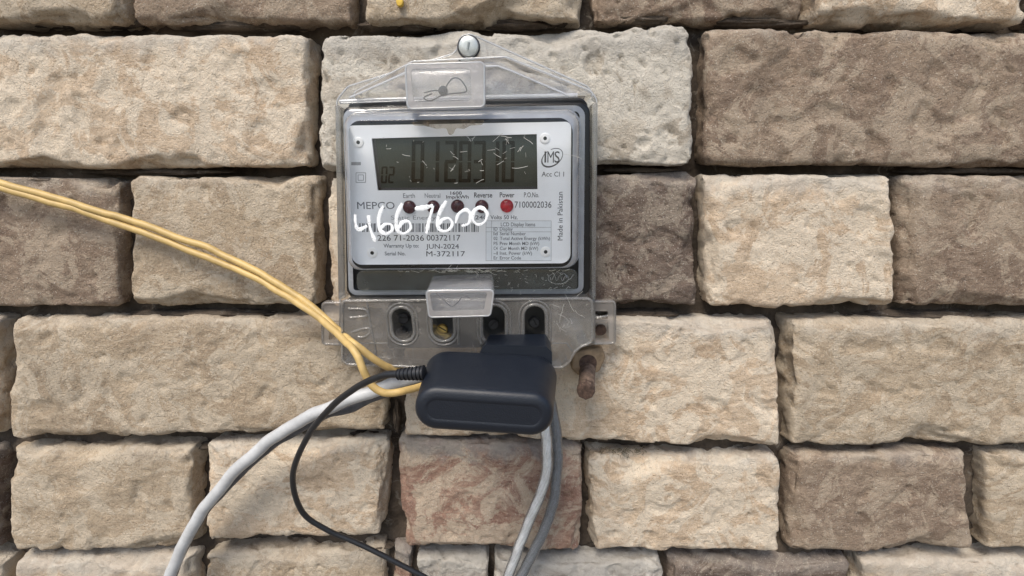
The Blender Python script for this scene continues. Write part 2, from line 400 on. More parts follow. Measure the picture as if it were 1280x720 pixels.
def Q(x0, x1, yt0, yt1, yb0, yb1, s0=0, s1=0):    # s0, s1: how far the bottom corners lean in
    return [(x0, yt0), (x1, yt1), (x1-s1, yb1), (x0+s0, yb0)]
bricks = [
 # course A
 (Q(-385, -118, -150, -150, 26, 27), B_brown, 0, 6, 1), (Q(-105, 150, -150, -150, 27, 28), B_tan2, 1, 6, 1), (Q(163, 440, -150, -148, 28, 29), B_brown, -3, 6, 1),
 (Q(451, 732, -148, -150, 27, 24, 4, 2), B_tan2, 2, 4, .8), (Q(741, 1008, -150, -150, 29, 30), B_brown, -5, 6, 1), (Q(1021, 1285, -150, -150, 27, 28), B_tan, 1, 6, 1), (Q(1297, 1660, -150, -150, 27, 27), B_dark, 0, 6, 1),
 # course B
 (Q(-560, -100, 39, 39, 211, 211), B_tan2, 0, 7, 1.1), (Q(-86, 385, 38, 40, 211, 210), B_tan, 0, 7, 1.1), (Q(398, 868, 41, 28, 214, 207), B_lime, 2, 7, 1.45), (Q(882, 1352, 33, 37, 206, 210), B_brown, 0, 7, 1), (Q(1364, 1840, 38, 38, 210, 210), B_tan, 0, 7, 1),
 # course C
 (Q(-330, -98, 221, 221, 386, 386), B_red, 0, 6, 1), (Q(-86, 148, 221, 220, 385, 385), B_brown, -2, 6, 1), (Q(160, 396, 220, 219, 386, 385), B_tan2, 0, 6, 1), (Q(408, 610, 220, 218, 386, 385), B_tan, 0, 6, 1), (Q(620, 872, 220, 215, 386, 384), B_dark, -1, 6, 1.1),
 (Q(884, 1120, 217, 218, 385, 385), B_tan, 1, 6, 1), (Q(1132, 1368, 218, 219, 385, 386), B_brown, 0, 6, 1), (Q(1380, 1640, 220, 220, 386, 386), B_tan2, 0, 6, 1),
 # course D
 (Q(-450, -6, 398, 397, 552, 550), B_tan, 0, 8, 1), (Q(8, 487, 397, 398, 551, 540, 0, 4), B_tan2, 1, 9, 1), (Q(503, 976, 399, 402, 547, 561), B_tan, 3, 6, .9), (Q(989, 1450, 400, 400, 560, 558), B_tan2, 0, 6, 1), (Q(1462, 1800, 400, 400, 558, 558), B_tan, 0, 6, 1),
 # course E
 (Q(-235, -4, 562, 562, 690, 690), B_dark, 0, 7, 1), (Q(8, 240, 562, 560, 691, 690), B_tan2, 0, 7, 1), (Q(252, 487, 556, 549, 682, 672, 0, 10), B_tan, 0, 11, 1), (Q(495, 731, 549, 560, 690, 692, 8, 4), B_red, 3, 7, .95),
 (Q(734, 977, 570, 570, 690, 693, 2, 0), B_tan, 1, 8, .95), (Q(990, 1222, 569, 568, 692, 692), B_brown, 0, 7, 1), (Q(1235, 1480, 568, 568, 692, 692), B_tan2, 0, 7, 1),
 # course F
 (Q(-220, 4, 702, 701, 830, 830), B_tan2, 0, 7, 1), (Q(16, 240, 700, 699, 830, 830), B_tan, 0, 7, 1), (Q(252, 482, 694, 686, 826, 826), B_tan2, -2, 9, 1), (Q(489, 513, 683, 688, 824, 826), B_red, -6, 5, .8),
 (Q(519, 611, 698, 699, 826, 826), B_grey, -3, 5, .9), (Q(617, 829, 700, 701, 826, 828), B_grey, 0, 6, 1.1), (Q(837, 1066, 702, 702, 830, 830), B_dark, -2, 6, 1), (Q(1078, 1310, 702, 702, 830, 830), B_tan, 0, 6, 1), (Q(1322, 1580, 702, 702, 830, 830), B_red, 0, 6, 1),
]
for i, (q, mt, h, r, rg) in enumerate(bricks):
    cx = sum(p[0] for p in q)/4; far = cx < 330 or cx > 960
    make_brick(q, mt, i+1, h, r, rg, 1.7 if far else 1.35)
# mud mortar behind the joints
nx, nzz = 300, 150
X = np.linspace(-620, 640, nx); Z = np.linspace(CAMZ-345, CAMZ+205, nzz); gx, gz = np.meshgrid(X, Z)
p = np.stack([gx.ravel(), np.zeros(gx.size), gz.ravel()], 1)
p[:, 1] = 18-3.0*noise(p/23)-9.5*noise(p/48+31)-3.2*noise(p/9+5)-1.4*noise(p/4+9)
obj('mortar', (p, [(j*nx+i, j*nx+i+1, (j+1)*nx+i+1, (j+1)*nx+i) for j in range(nzz-1) for i in range(nx-1)]), M_mortar, wall, 180)
# crumbs of mortar squeezed out of the bed joints
def clod(px, py, h, rx, rz, seed, material):
    c = np.array(at(px, py, h)); bm = bmesh.new(); bmesh.ops.create_icosphere(bm, subdivisions=4, radius=1)
    P = np.array([v.co[:] for v in bm.verts]); P2 = P*(1+.28*noise(P*1.6+seed)+.16*noise(P*4+seed))[:, None]*np.array([rx, 7, rz])
    for v, q in zip(bm.verts, P2): v.co = Vector(q+c)
    return obj('mortar_lump', bm, material, wall, 180, origin=c)
rnd = random.Random(5)
for (px, py, rx, rz) in [(480, 34, 20, 3), (520, 36, 16, 2.6), (650, 33, 26, 3), (700, 30, 14, 2.4), (795, 27, 26, 3.4), (800, 213, 30, 2.0), (790, 392, 26, 3.6), (828, 391, 14, 3), (800, 563, 32, 3.0), (755, 566, 12, 2.6), (460, 545, 20, 3.4), (470, 680, 16, 3.0), (640, 694, 20, 2.4), (740, 696, 26, 3), (560, 695, 14, 2.6),
                         (497, 520, 3, 12), (300, 34, 50, 3), (950, 30, 50, 3), (1150, 392, 60, 3.5), (250, 392, 60, 3.5), (1100, 564, 60, 3), (200, 556, 60, 3), (110, 30, 50, 3), (1200, 214, 60, 2.5), (200, 215, 60, 2.5), (1150, 697, 60, 3), (150, 696, 60, 3)]:
    clod(px, py, -15+rnd.uniform(-2, 2), rx*.75, rz*.9, rnd.uniform(0, 90), M_mortar)

# unseen ground sheet, added only to bounce light up onto the wall
gm = plain('dusty_ground', (.17, .15, .125), .95, var=.2, scale=3)
g = obj('ground', ([(-30000, -40000, 0), (30000, -40000, 0), (30000, 20000, 0), (-30000, 20000, 0)], [(0, 1, 2, 3)]), gm, None, None); g['kind'] = 'structure'
# dry moss hanging in the joint, and a yellow leaf flake
bm = bmesh.new()
for i in range(60):
    x = 752+rnd.gauss(25, 18); y = 561+rnd.uniform(-3, 4); h = rnd.uniform(-9, 1)
    P = [at(x, y, h)]
    for k in range(3): P.append(P[-1]+Vector((rnd.uniform(-2.6, 2.6), rnd.uniform(-1.6, .8), rnd.uniform(-2.0, 1.4))))
    tube(catmull(P, 4), .12, 4, bm)
o = obj('dry_moss', bm, M_root, None, 180, origin=at(780, 566, 0)); o['label'] = 'wispy dry moss fibres caught in the joint under the large tan brick'; o['category'] = 'moss'; o['kind'] = 'stuff'
lp = rpoly(pxpoly([(494, -2), (505, -1), (503, 7), (497, 9)], 4), 1.2, 3)
o = obj('leaf', slab(lp, 2.0, 4.6, .5), M_leaf, None, 40, origin=at(499, 3, 2)); o['label'] = 'tiny dry yellow leaf flake stuck on the tan brick above the meter'; o['category'] = 'leaf'

# ------------------------------------------------------------------ electricity meter
meter = thing('electricity_meter', at(585, 460, 0), 'clear plastic electricity meter with white label plate and handwritten number', 'meter')
# back flange with hanging tab
tab = [(571, 60), (574, 46), (585, 41), (597, 45), (735, 107), (747, 124), (745, 300), (743, 372), (742, 430), (424, 430), (424, 372), (422, 300), (420, 124), (434, 107), (566, 66)]
fl = rpoly(pxpoly(tab, 13), [5, 6, 6, 6, 6, 6, 0, 0, 2, 2, 0, 0, 6, 6, 5], 5)
bf = obj('back_flange', slab(fl, 9.5, 13, 1.2), P_flange, meter, 30)
obj('flange_edge', tube([Vector((x, -12.6, z)) for x, z in inset(fl, .4)], .55, 8, closed=True), P_highlight, bf, 60)  # thin pale tube painting a highlight round the flange
obj('back_case', slab(rpoly(pxpoly([(434, 125), (735, 122), (735, 372), (434, 374)], 16), 5), 2.5, 16, 1.5), M_black, meter)
# black base with rounded corners (the dark frame)
base_px = [(428, 133), (738, 127), (738, 371), (433, 374)]
bp2 = rpoly(pxpoly(base_px, 24), [4, 6, 6, 6], 8)
obj('base', slab(bp2, 14, 24, 1.6), M_blackgl, meter)
# rim of the clear cover round the base
rim_o = rpoly(pxpoly([(421, 128), (505, 84), (516, 77), (632, 71), (735, 112), (745, 128), (744, 374), (424, 376)], 22), [5, 5, 4, 6, 8, 7, 3, 3], 6)
def shell(stages):  # stages: (outline, h)
    bm = bmesh.new(); rings(bm, [lay(p2, h) for p2, h in stages], cap1=False); return bm
def roundover(p2, h0, h1, r, seg=5):
    return [(p2, h0)]+[(inset(p2, r*(1-math.cos(math.pi/2*k/seg))), h1-r+r*math.sin(math.pi/2*k/seg)) for k in range(seg+1)]
# hood: the sloping gable above the window
hood_o = rpoly(pxpoly([(421, 127), (505, 83), (516, 77), (632, 71), (737, 113), (743, 121), (690, 122), (480, 126)], 24), [5, 5, 4, 8, 7, 1, 0, 0], 6)
st = [(hood_o, 12), (hood_o, 22)]
hood_i = rpoly(pxpoly([(437, 123), (508, 92), (519, 85), (622, 82), (708, 118), (716, 121), (690, 120.5), (480, 124)], 38), [2, 4, 3, 4, 2, 1, 0, 0], 6)
bm = bmesh.new(); rings(bm, [lay(hood_o, 12), lay(hood_o, 24), lay([(a[0]*.72+b[0]*.28, a[1]*.72+b[1]*.28) for a, b in zip(hood_o, hood_i)], 31), lay([(a[0]*.32+b[0]*.68, a[1]*.32+b[1]*.68) for a, b in zip(hood_o, hood_i)], 36), lay(hood_i, 38)], cap1=True)
hood = obj('hood', bm, P_hood, meter, 50)
obj('ridge', tube([at(x, y, 38.6) for x, y in [(519, 85), (622, 82.5), (640, 89), (709, 118.5)]], .55, 8), P_highlight, hood, 60)  # pale tubes paint the highlights along the hood's ridges and rims
obj('ridge', tube([at(x, y, 38.4) for x, y in [(437, 122), (507, 91)]], .55, 8), P_highlight, hood, 60)
obj('ridge', tube([at(x, y, 30) for x, y in [(425, 127), (500, 124), (610, 121.5), (722, 119)]], 1.2, 8), P_highlight, hood, 60)
obj('ridge', tube([Vector((x, -24.2, z)) for x, z in hood_o[:len(hood_o)-3]], .5, 8), P_highlight, hood, 60)
# side wall of the cover, right and left of the base
def strip(pts, h0, h1, r=.8):
    return slab(rpoly(pts, .6, 3), h0, h1, r)
obj('cover_side', strip(pxpoly([(739.5, 130), (746, 128), (744, 374), (739, 372)], 22), 11, 24), P_rim, meter)
obj('cover_side', strip(pxpoly([(420, 130), (427, 134), (432, 372), (424, 374)], 22), 11, 24), P_rim, meter)
# window dome, two tiers
t1 = rpoly(pxpoly([(431, 137), (731, 132), (729, 366), (438, 368)], 26), [5, 6, 5, 5], 8)
t1b = inset(t1, 1.6)
obj('window_tier', shell([(t1, 23.6), (t1, 29), (inset(t1, .5), 30.4), (t1b, 31), (inset(t1, 3.4), 31.2)]), P_bevel, meter, 40)
obj('window_tier_face', slab(rpoly(pxpoly([(446, 338), (722, 336), (722, 364), (446, 365)], 31), 4, 6), 30.2, 31.3, .4), P_strip, meter, 40)
t2 = rpoly(pxpoly([(431, 139), (727, 134), (725, 334), (437, 337)], 33), [6, 8, 7, 6], 8)
t2f = rpoly(pxpoly([(435, 151), (716, 147), (715, 333.5), (440, 336)], 50), [6, 7, 6, 6], 8)
def lerp(a, b, f): return [(p[0]*(1-f)+q[0]*f, p[1]*(1-f)+q[1]*f) for p, q in zip(a, b)]
bev = obj('window_bevel', shell([(t2, 30), (lerp(t2, t2f, .25), 39), (lerp(t2, t2f, .5), 45), (lerp(t2, t2f, .78), 48.8), (t2f, 50)]), P_bevel, meter, 60)
win = obj('window', rings(bmesh.new(), [lay(t2f, 49.99), lay(inset(t2f, .4), 50.15), lay(inset(t2f, 1.2), 50.2)]), P_window, meter, 60)
# label plate with display opening
HP = 40.0
lcd_px = [(464.5, 173), (671, 167.5), (672, 236.5), (472, 238)]
plate_o = rpoly(pxpoly([(434, 157), (714, 152), (713, 329), (440, 331)], HP), [3, 3, 5, 5], 8)
plate = obj('label_plate', holed(plate_o, [pxpoly(lcd_px, HP)], HP, HP-1.5), M_plate, meter)
lcd = obj('display', slab(pxpoly([(460, 169), (676, 163), (677, 241), (466, 242)], HP-1.8), HP-4, HP-1.9, .2), M_lcd, meter)
for a, b in (((464.5, 173), (472, 238)), ((472, 236.8), (672, 235.4))):
    wd = 6 if a[0] < 470 and b[1] > 237.5 else 0
    q = [a, (a[0]+5, a[1]), (b[0]+5, b[1]), b] if wd else [(a[0], a[1]-2), (b[0], b[1]-2), (b[0], b[1]+1), (a[0], a[1]+1)]
    obj('display_border', slab(pxpoly(q, HP-1.7), HP-1.9, HP-1.7, .02), M_lcdbord, lcd)

SEG = {'0': 'abcdef', '1': 'bc', '2': 'abged', '3': 'abgcd', '4': 'fgbc', '6': 'afgecd', '7': 'abc'}
def digit(ch, x, y, w_, h_, t, slant=0):
    bm = bmesh.new()
    def quad(x0, y0, x1, y1):
        f = [bm.verts.new(at(px+slant*(y+h_-py)/h_, py, HP-1.6)) for px, py in ((x0, y0), (x1, y0), (x1, y1), (x0, y1))]; bm.faces.new(f)
    m_ = y+h_/2; g = .8
    if 'a' in SEG[ch]: quad(x+g, y, x+w_-g, y+t)
    if 'd' in SEG[ch]: quad(x+g, y+h_-t, x+w_-g, y+h_)
    if 'g' in SEG[ch]: quad(x+g, m_-t/2, x+w_-g, m_+t/2)
    if 'f' in SEG[ch]: quad(x, y+g, x+t, m_-g)
    if 'e' in SEG[ch]: quad(x, m_+g, x+t, y+h_-g)
    if 'b' in SEG[ch]: quad(x+w_-t, y+g, x+w_, m_-g)
    if 'c' in SEG[ch]: quad(x+w_-t, m_+g, x+w_, y+h_-g)
    obj('digit', bm, M_seg, lcd, None)
for ch, x in zip('0120310', (514, 533, 555, 573, 591, 608, 627)): digit(ch, x, 176, 15.5, 52, 4.4, 1.0)
for ch, x in zip('02', (476, 485)): digit(ch, x, 208, 7.5, 21, 2.1, 1.0)

# printing
def text_mesh(s, bold=False):
    cu = bpy.data.curves.new('t', 'FONT'); cu.body = s; cu.size = 1; cu.resolution_u = 3
    if bold: cu.offset = .012
    o = link(bpy.data.objects.new('t', cu)); dg = bpy.context.evaluated_depsgraph_get(); ev = o.evaluated_get(dg); me = ev.to_mesh()
    V = [(v.co.x, v.co.y) for v in me.vertices]; F = [tuple(p.vertices) for p in me.polygons]; ev.to_mesh_clear()
    bpy.data.objects.remove(o); bpy.data.curves.remove(cu); return V, F
CAP = max(v[1] for v in text_mesh('H')[0])
def printed(s, x0, x1, yb, hpx, ink=None, h=HP+.08, parent=None, vertical=False, shear=0.0, bold=False, name='lettering'):
    V, F = text_mesh(s, bold or hpx < 5); xa = min(v[0] for v in V); xb = max(v[0] for v in V)
    if vertical:   # reads bottom to top; x0,x1 are pixel rows from bottom to top, yb the baseline column
        o = at(yb, x0, h); ex = at(yb, x1, h)-o
    else:
        o = at(x0, yb, h); ex = at(x1, yb, h)-o
    ey = Vector((-ex.z, 0, ex.x)).normalized()*(hpx*ppm(x0, yb, h) if not vertical else hpx*ppm(yb, x0, h))
    P = [o+ex*((vx-xa)/(xb-xa)+shear*vy)+ey*(vy/CAP) for vx, vy in V]
    return obj(name, (P, F), ink or M_ink, parent or plate, None)
I, J, K = M_ink, M_ink2, M_ink3
printed('Earth', 504, 518.7, 247.4, 5.6, J); printed('Neutral', 531, 550.4, 247.2, 5.4, J)
printed('1600', 563, 577.3, 243.3, 3.8, I, bold=True); printed('Imp/kWh', 557.8, 586, 248.0, 3.8, I, bold=True)
printed('Reverse', 592.7, 615.3, 246.8, 6, I, bold=True); printed('Power', 624.7, 643, 246.6, 6, I, bold=True); printed('P.O.No.', 655, 673.7, 246.6, 6, I)
printed('MEPCO', 446.7, 493.4, 261.2, 8.6, J); printed('7100002036', 643.3, 689.2, 259.6, 7.6, I)
printed('240', 594, 609, 274.2, 4.8, J); printed('Volts 50 Hz.', 613, 647.3, 274, 4.8, J); printed('Static Energy', 489, 545, 274.5, 5, K)
printed('226 71-2036', 472, 530, 300.9, 7, I); printed('00372117', 533.5, 575.4, 300.7, 7, I)
printed('Warranty Up to:', 479.5, 523.5, 309.4, 4.6, J); printed('JUN-2024', 532.5, 573.7, 310.8, 5.8, I)
printed('Serial No.', 481, 507, 319.2, 4.6, J); printed('M-372117', 533, 581.3, 320.4, 6.4, I)
printed('Acc Cl 1', 677, 705, 220.6, 5.8, I); printed('Made in Pakistan', 300.4, 239.8, 703.2, 6.2, I, vertical=True)
# table of display items
obj('items_table', slab(pxpoly([(607, 276), (689.2, 276), (689, 325.8), (608.5, 326)], HP+.03), HP-.2, HP+.04, .01), M_table, plate, None)
bm = bmesh.new()
def hline(bm, x0, y0, x1, y1, wd, h=HP+.06):
    a, b = at(x0, y0, h), at(x1, y1, h); d = (b-a).normalized(); n = Vector((-d.z, 0, d.x))*wd/2*ppm(x0, y0, h)
    bm.faces.new([bm.verts.new(q) for q in (a-n, b-n, b+n, a+n)])
for y in (276, 284.2, 289.8, 325.8): hline(bm, 607, y, 689.2, y, .55)
for x in (607.5, 614.5, 689): hline(bm, x, 276, x, 325.8, .55)
obj('table_rule', bm, K, plate, None)
printed('LCD Display Items', 626, 669, 282.8, 4.6, J)
for y, idt, tx, x1 in ((288.2, 'ID', 'Display', 641), (294, 'Id', 'Serial Number', 657.3), (300, '02', 'Total Active Energy (kWh)', 687.5), (306.3, 'P5', 'Prev Month MD (kW)', 674), (312.4, 'C4', 'Cur Month MD (kW)', 672.6), (318.4, '-I', 'Inst. Power (kW)', 665), (324.4, 'Er', 'Error Code', 651.3)):
    printed(tx, 624.8, x1, y, 4.0, J); printed(idt, 617, 622, y, 4.0, J); hline_y = y
# barcode
rb = random.Random(11); x = 449.0; bm = bmesh.new()
while x < 598:
    wd = rb.choice((.7, .7, 1.1, 1.7, 2.3)); q = pxrect(x, 279.2, min(x+wd, 599), 290, HP+.07)
    bm.faces.new([bm.verts.new((a, -(HP+.07), b)) for a, b in q]); x += wd+rb.choice((.7, .9, 1.4, 2.0))
obj('barcode', bm, J, plate, None)
# symbols at the left
for rct in ((439, 202.5, 451, 206.5),): obj('printed_bar', slab(pxrect(*rct, HP+.08), HP-.1, HP+.08, .01), K, plate, None)
bm = bmesh.new()
for e in (0, 2.6):
    for a, b in (((445+e, 216+e), (457-e, 216+e)), ((457-e, 216+e), (457-e, 228-e)), ((457-e, 228-e), (445+e, 228-e)), ((445+e, 228-e), (445+e, 216+e))): hline(bm, *a, *b, .8)
obj('square_symbol', bm, K, plate, None)
# oval emblem with letters
bm = bmesh.new(); pts = []
for k in range(40):
    a = 2*math.pi*k/40; u, v_ = 14.6*math.cos(a), 9.6*math.sin(a); t_ = R(-36)
    pts.append((690.3+u*math.cos(t_)-v_*math.sin(t_), 197+u*math.sin(t_)+v_*math.cos(t_), .7+1.0*max(0, math.cos(a-2.6))))
for k in range(40):
    a, b = pts[k], pts[(k+1) % 40]
    if k in (30, 31): continue
    hline(bm, a[0], a[1], b[0], b[1], a[2]*1.15)
obj('emblem_ring', bm, I, plate, None)
for ch, xa, xb in (('I', 680.5, 682.6), ('M', 684.2, 692.3), ('S', 693, 699.5)): printed(ch, xa, xb, 203.2, 13.5, I, shear=0.0, name='emblem_letter')
# fixing holes
for x, y in ((681.3, 173), (682, 314.7), (465.5, 316), (448, 178)):
    k = ppm(x, y, HP); b_ = obj('fixing_boss', lathe(at(x, y, HP), [(6.6*k, 0), (6.6*k, .25), (5.6*k, .5), (3.0*k, .5)], 24), M_plate2, plate)
    obj('fixing_hole', lathe(at(x, y, HP), [(2.3*k, .45), (2.3*k, .56)], 16), M_black, b_)
# indicator lamps
for i, (x, y) in enumerate(((511.8, 258.8), (541.7, 258.5), (572, 257.7), (602.3, 258), (633.5, 257.3))):
    k = 8.3*ppm(x, y, HP)
    o = obj('indicator_lamp', lathe(at(x, y, HP), [(k, 0), (k, .6)]+[(k*math.cos(a), .6+k*.55*math.sin(a)) for a in (.3, .6, .9, 1.2, 1.45)], 24), M_ledon if i == 4 else M_ledoff, plate, 60)
    if i == 4: o['label'] = 'glowing red power lamp'
# handwritten number on the window
def stroke(px, wpx, h=50.6, bm=None):
    P = catmull([at(x, y, h) for x, y in px], 7); r0 = wpx/2*ppm(px[0][0], px[0][1], h); n0 = random.random()*9
    b2 = tube(P, lambda f: r0*(.85+.18*math.sin(f*7+n0)+.14*math.sin(f*23+n0))*(1 if .04 < f < .96 else .75), 10)
    for v in b2.verts: v.co.y = -h+(v.co.y+h)*.12
    return b2
hand = [[[(444, 268), (444.5, 279), (448, 287), (459, 282.5)], [(460.5, 269), (463, 286), (469, 302)]],
        [[(479, 257), (473.5, 272), (475, 287), (482, 292), (490, 288), (489, 281), (481, 280.5), (476, 286)]],
        [[(503, 254), (496, 270), (496, 286), (504, 292), (513, 286), (511, 277), (503, 278), (498, 286)]],
        [[(518.5, 261), (530, 259.5), (541.5, 257)], [(541.5, 257), (538, 270), (535, 282), (533, 292)]],
        [[(558, 251), (549.5, 266), (547, 280), (551, 288), (560, 288), (565.5, 280), (561, 273), (553, 275), (549, 281)]],
        [[(569.5, 279), (573, 268), (582, 262.5), (588, 268), (586, 279), (577, 282.5)]],
        [[(607, 262), (599, 259.5), (592, 265), (591, 275), (598, 281), (606, 277), (609, 268), (605, 261)]]]
for dg_ in hand:
    bm = bmesh.new()
    for s_ in dg_:
        b2 = stroke(s_, 4.8 if len(s_) > 3 or s_[0][0] != 518.5 else 6.4); tmp = bpy.data.meshes.new('t'); b2.to_mesh(tmp); b2.free(); bm.from_mesh(tmp); bpy.data.meshes.remove(tmp)
    obj('handwritten_digit', bm, M_marker, win, 80)
# frosted seal boxes
def seal_box(front_px, hf, back_px, hb, r):
    f = rpoly(pxpoly(front_px, hf), r, 5); b = rpoly(pxpoly(back_px, hb), r, 5); bm = bmesh.new()
    rr = [lay(b, hb)]
    for k in range(5):
        a = math.pi/2*k/4; e = 1.6; rr.append(lay(inset(lerp(b, f, 1), e*(1-math.cos(a))), hf-e+e*math.sin(a)))
    return rings(bm, rr, cap0=True)
sb = obj('seal_box', seal_box([(505, 79), (607, 76), (607, 135), (508, 138)], 62, [(512, 88), (601, 86), (600, 135), (514, 137)], 36, 2.6), P_frost, meter, 40); sb['label'] = 'frosted box over the upper seal'
obj('front_frame', holed(inset(rpoly(pxpoly([(505, 79), (607, 76), (607, 135), (508, 138)], 62), 2.6, 5), .8), [rpoly(pxpoly([(513, 86), (588, 85), (590, 126), (517, 128)], 62), 2.0, 4)], 62.3, 60.5), P_frame, sb)
def wire(pp, h, r): return tube(catmull([at(x, y, h+dh) for x, y, dh in pp], 8), r, 8)
obj('box_edge', tube([Vector((x, -62.0, z)) for x, z in inset(rpoly(pxpoly([(505, 79), (607, 76), (607, 135), (508, 138)], 62), 2.6, 5), .6)], .5, 8, closed=True), P_highlight, sb, 60)  # pale tube painting a highlight round the box front
obj('seal_wire', wire([(530, 116, 0), (545, 113, 1), (556, 116, 2), (558, 108, 2), (566, 98, 2), (576, 100, 1), (583, 114, 0), (565, 117, 0), (553, 119, 1), (538, 126, 1), (530, 122, 0), (540, 117, 0)], 56, .3), M_wire, sb)
obj('lead_seal', lathe(at(555, 115, 53), [(1.8, 0), (2.2, .6), (2.2, 4.0), (1.4, 4.6)], 12), M_wire, sb)
sb2 = obj('seal_box', seal_box([(531, 362), (619, 361), (614, 396), (535, 398)], 62, [(539, 345), (617, 342), (619, 380), (540, 382)], 33, 2.4), P_frost, meter, 40); sb2['label'] = 'frosted box over the lower seal'
obj('front_frame', holed(inset(rpoly(pxpoly([(531, 362), (619, 361), (614, 396), (535, 398)], 62), 2.4, 5), .8), [rpoly(pxpoly([(537, 366), (609, 365), (605, 387), (541, 389)], 62), 1.2, 4)], 62.3, 60.5), P_frame, sb2)
obj('box_edge', tube([Vector((x, -62.0, z)) for x, z in inset(rpoly(pxpoly([(531, 362), (619, 361), (614, 396), (535, 398)], 62), 2.4, 5), .6)], .5, 8, closed=True), P_highlight, sb2, 60)  # lower box gets the same painted highlight
obj('seal_wire', wire([(545, 366, 0), (556, 376, 1), (565, 383, 2), (572, 378, 2), (580, 370, 1), (590, 374, 0)], 55, .3), M_wire, sb2)
# terminal cover with slots
HT = 38.0
def capsule(x0, y0, x1, y1, h, lean=0):
    return rpoly(pxpoly([(x0-lean, y0), (x1-lean, y0), (x1+lean, y1), (x0+lean, y1)], h), (x1-x0)*.5*ppm(x0, y0, h), 6)
slots = [(491, 386, 515, 424, 2), (541, 384, 566, 424, 1), (604, 383, 631, 428, 0), (656, 383, 681, 432, 0)]
tc_px = [(428, 376), (740, 373), (740, 428), (726, 433), (718, 440), (711, 453), (702, 459), (560, 460), (428, 455)]
tco = rpoly(pxpoly(tc_px, HT), [2, 3, 5, 3, 3, 3, 3, 0, 4], 5)
tcv = obj('terminal_cover', holed(tco, [capsule(*s_[:4], HT, s_[4]) for s_ in slots], HT, 11), P_term, meter, 30)
obj('cover_edge', tube([Vector((x, -HT-.1, z)) for x, z in tco], .8, 8, closed=True), P_rim, tcv, 60)
for s_ in slots:
    for g, rr_ in ((2.5, .75), (7.0, .5)):
        lp = capsule(s_[0]-g, s_[1]-g, s_[2]+g, s_[3]+g, HT+.1, s_[4])
        obj('slot_rim', tube([Vector((x, -HT-.1, z)) for x, z in lp], rr_, 8, closed=True), P_rim, tcv, 60)
for pp in ([(459, 378), (462, 400), (468, 430), (470, 448)], [(436, 386), (452, 386), (459, 389), (457, 395), (437, 397)], [(440, 415), (458, 410), (463, 414), (456, 421), (447, 421)],
           [(572, 400), (573, 430)], [(600, 400), (601, 430)]):
    obj('cover_rib', tube(catmull([at(x, y, HT+.1) for x, y in pp], 6), .6, 8), P_rim, tcv, 60)
obj('terminal_block', slab(rpoly(pxpoly([(484, 380), (690, 378), (690, 434), (484, 436)], 22), 2), 10, 22, 1), M_black, meter)
for i, (x, y) in enumerate(((505, 397), (503, 414), (553, 411), (617, 404), (668, 402))):
    o = obj('terminal_screw', lathe(at(x, y, 21.5), [(3.3, 0), (3.3, 2.2), (2.7, 2.8)], 16), M_brass if i == 2 else M_wire, meter)
    d = Vector((math.cos(i*1.3), 0, math.sin(i*1.3)))*2.4
    obj('screw_slot', tube([at(x, y, 24.35)-d, at(x, y, 24.35)+d], .35, 6), M_black, o)
# side tab
sd_o = rpoly(pxpoly([(741, 376), (770, 375), (770, 430), (741, 431)], 14), [1, 2.6, 2.6, 1], 5)
st_ = obj('side_tab', holed(sd_o, [rpoly(pxpoly([(743.5, 389), (760, 389), (760, 399), (743.5, 400)], 14), .8, 3), rpoly(pxpoly([(743.5, 402.5), (760.5, 402), (761, 425), (744, 425)], 14), .8, 3)], 14, 10), P_tab, meter)
obj('tab_edge', tube([Vector((x, -14.1, z)) for x, z in inset(sd_o, .7)], .8, 8, closed=True), P_rim, st_, 60)
obj('tab_rib', tube([at(743, 397, 13), at(752, 396, 13.6), at(760, 394.5, 13)], .7, 8), P_rim, st_, 60)
sdl = rpoly(pxpoly([(427, 377), (402, 377), (402, 431), (427, 432)], 14), [1, 2.6, 2.6, 1], 5)
st_ = obj('side_tab', holed(sdl, [rpoly(pxpoly([(424, 403), (411, 403), (411, 425), (424, 425)], 14), .8, 3)], 14, 10), P_tab, meter)
obj('tab_edge', tube([Vector((x, -14.1, z)) for x, z in inset(sdl, .7)], .8, 8, closed=True), P_rim, st_, 60)
# dust smear below the upper box, lint and scratches on the window
lp = rpoly(pxpoly([(512, 153), (530, 150.5), (575, 149), (606, 150), (603, 156), (588, 157), (580, 161), (570, 160), (566, 168), (561, 169), (558, 160), (545, 161), (530, 157), (518, 157)], 50.5), 1.5, 4)
obj('dust_smear', slab(lp, 50.25, 50.5, .1), M_dirt, win, None)
bm = bmesh.new(); rl = random.Random(4)
def fibre(x, y, L, ang, h, bend=.3, r=.13):
    P = []; a = ang
    for k in range(4):
        P.append(at(x, y, h)); x += L/3*math.cos(a); y += L/3*math.sin(a); a += rl.uniform(-bend, bend)
    tube(catmull(P, 4), r, 5, bm)
for (x, y, L, a) in ((483, 186, 6, .05), (503, 193, 10, .35), (528, 201, 8, .8), (563, 189, 7, .9), (566, 195, 8, .4), (575, 190, 9, -.05), (569, 206, 10, 2.1), (563, 214, 5, -.6), (583, 170, 9, .7), (590, 176, 7, -1.1), (609, 188, 10, -.1), (617, 191, 11, .7), (621, 206, 10, -.4), (601, 201, 6, 1.2), (603, 199, 6, 2.6), (616, 177, 16, -.7), (626, 170, 14, .1), (632, 173, 8, .9), (647, 190, 7, -.9), (650, 189, 8, -1.2), (640, 210, 20, .05), (595, 229, 11, -.5), (568, 229, 4, 0), (655, 172, 14, .6), (600, 213, 5, .2)):
    fibre(x, y, L, a, 50.5, .22, .10)
for i in range(14): fibre(rl.uniform(560, 668), rl.triangular(168, 236, 170), rl.uniform(2, 7), rl.uniform(0, 6.3), 50.4, .25, .05)
for i in range(10): fibre(rl.uniform(476, 560), rl.uniform(172, 234), rl.uniform(1, 3), rl.uniform(0, 6.3), 50.4, .8, .07)
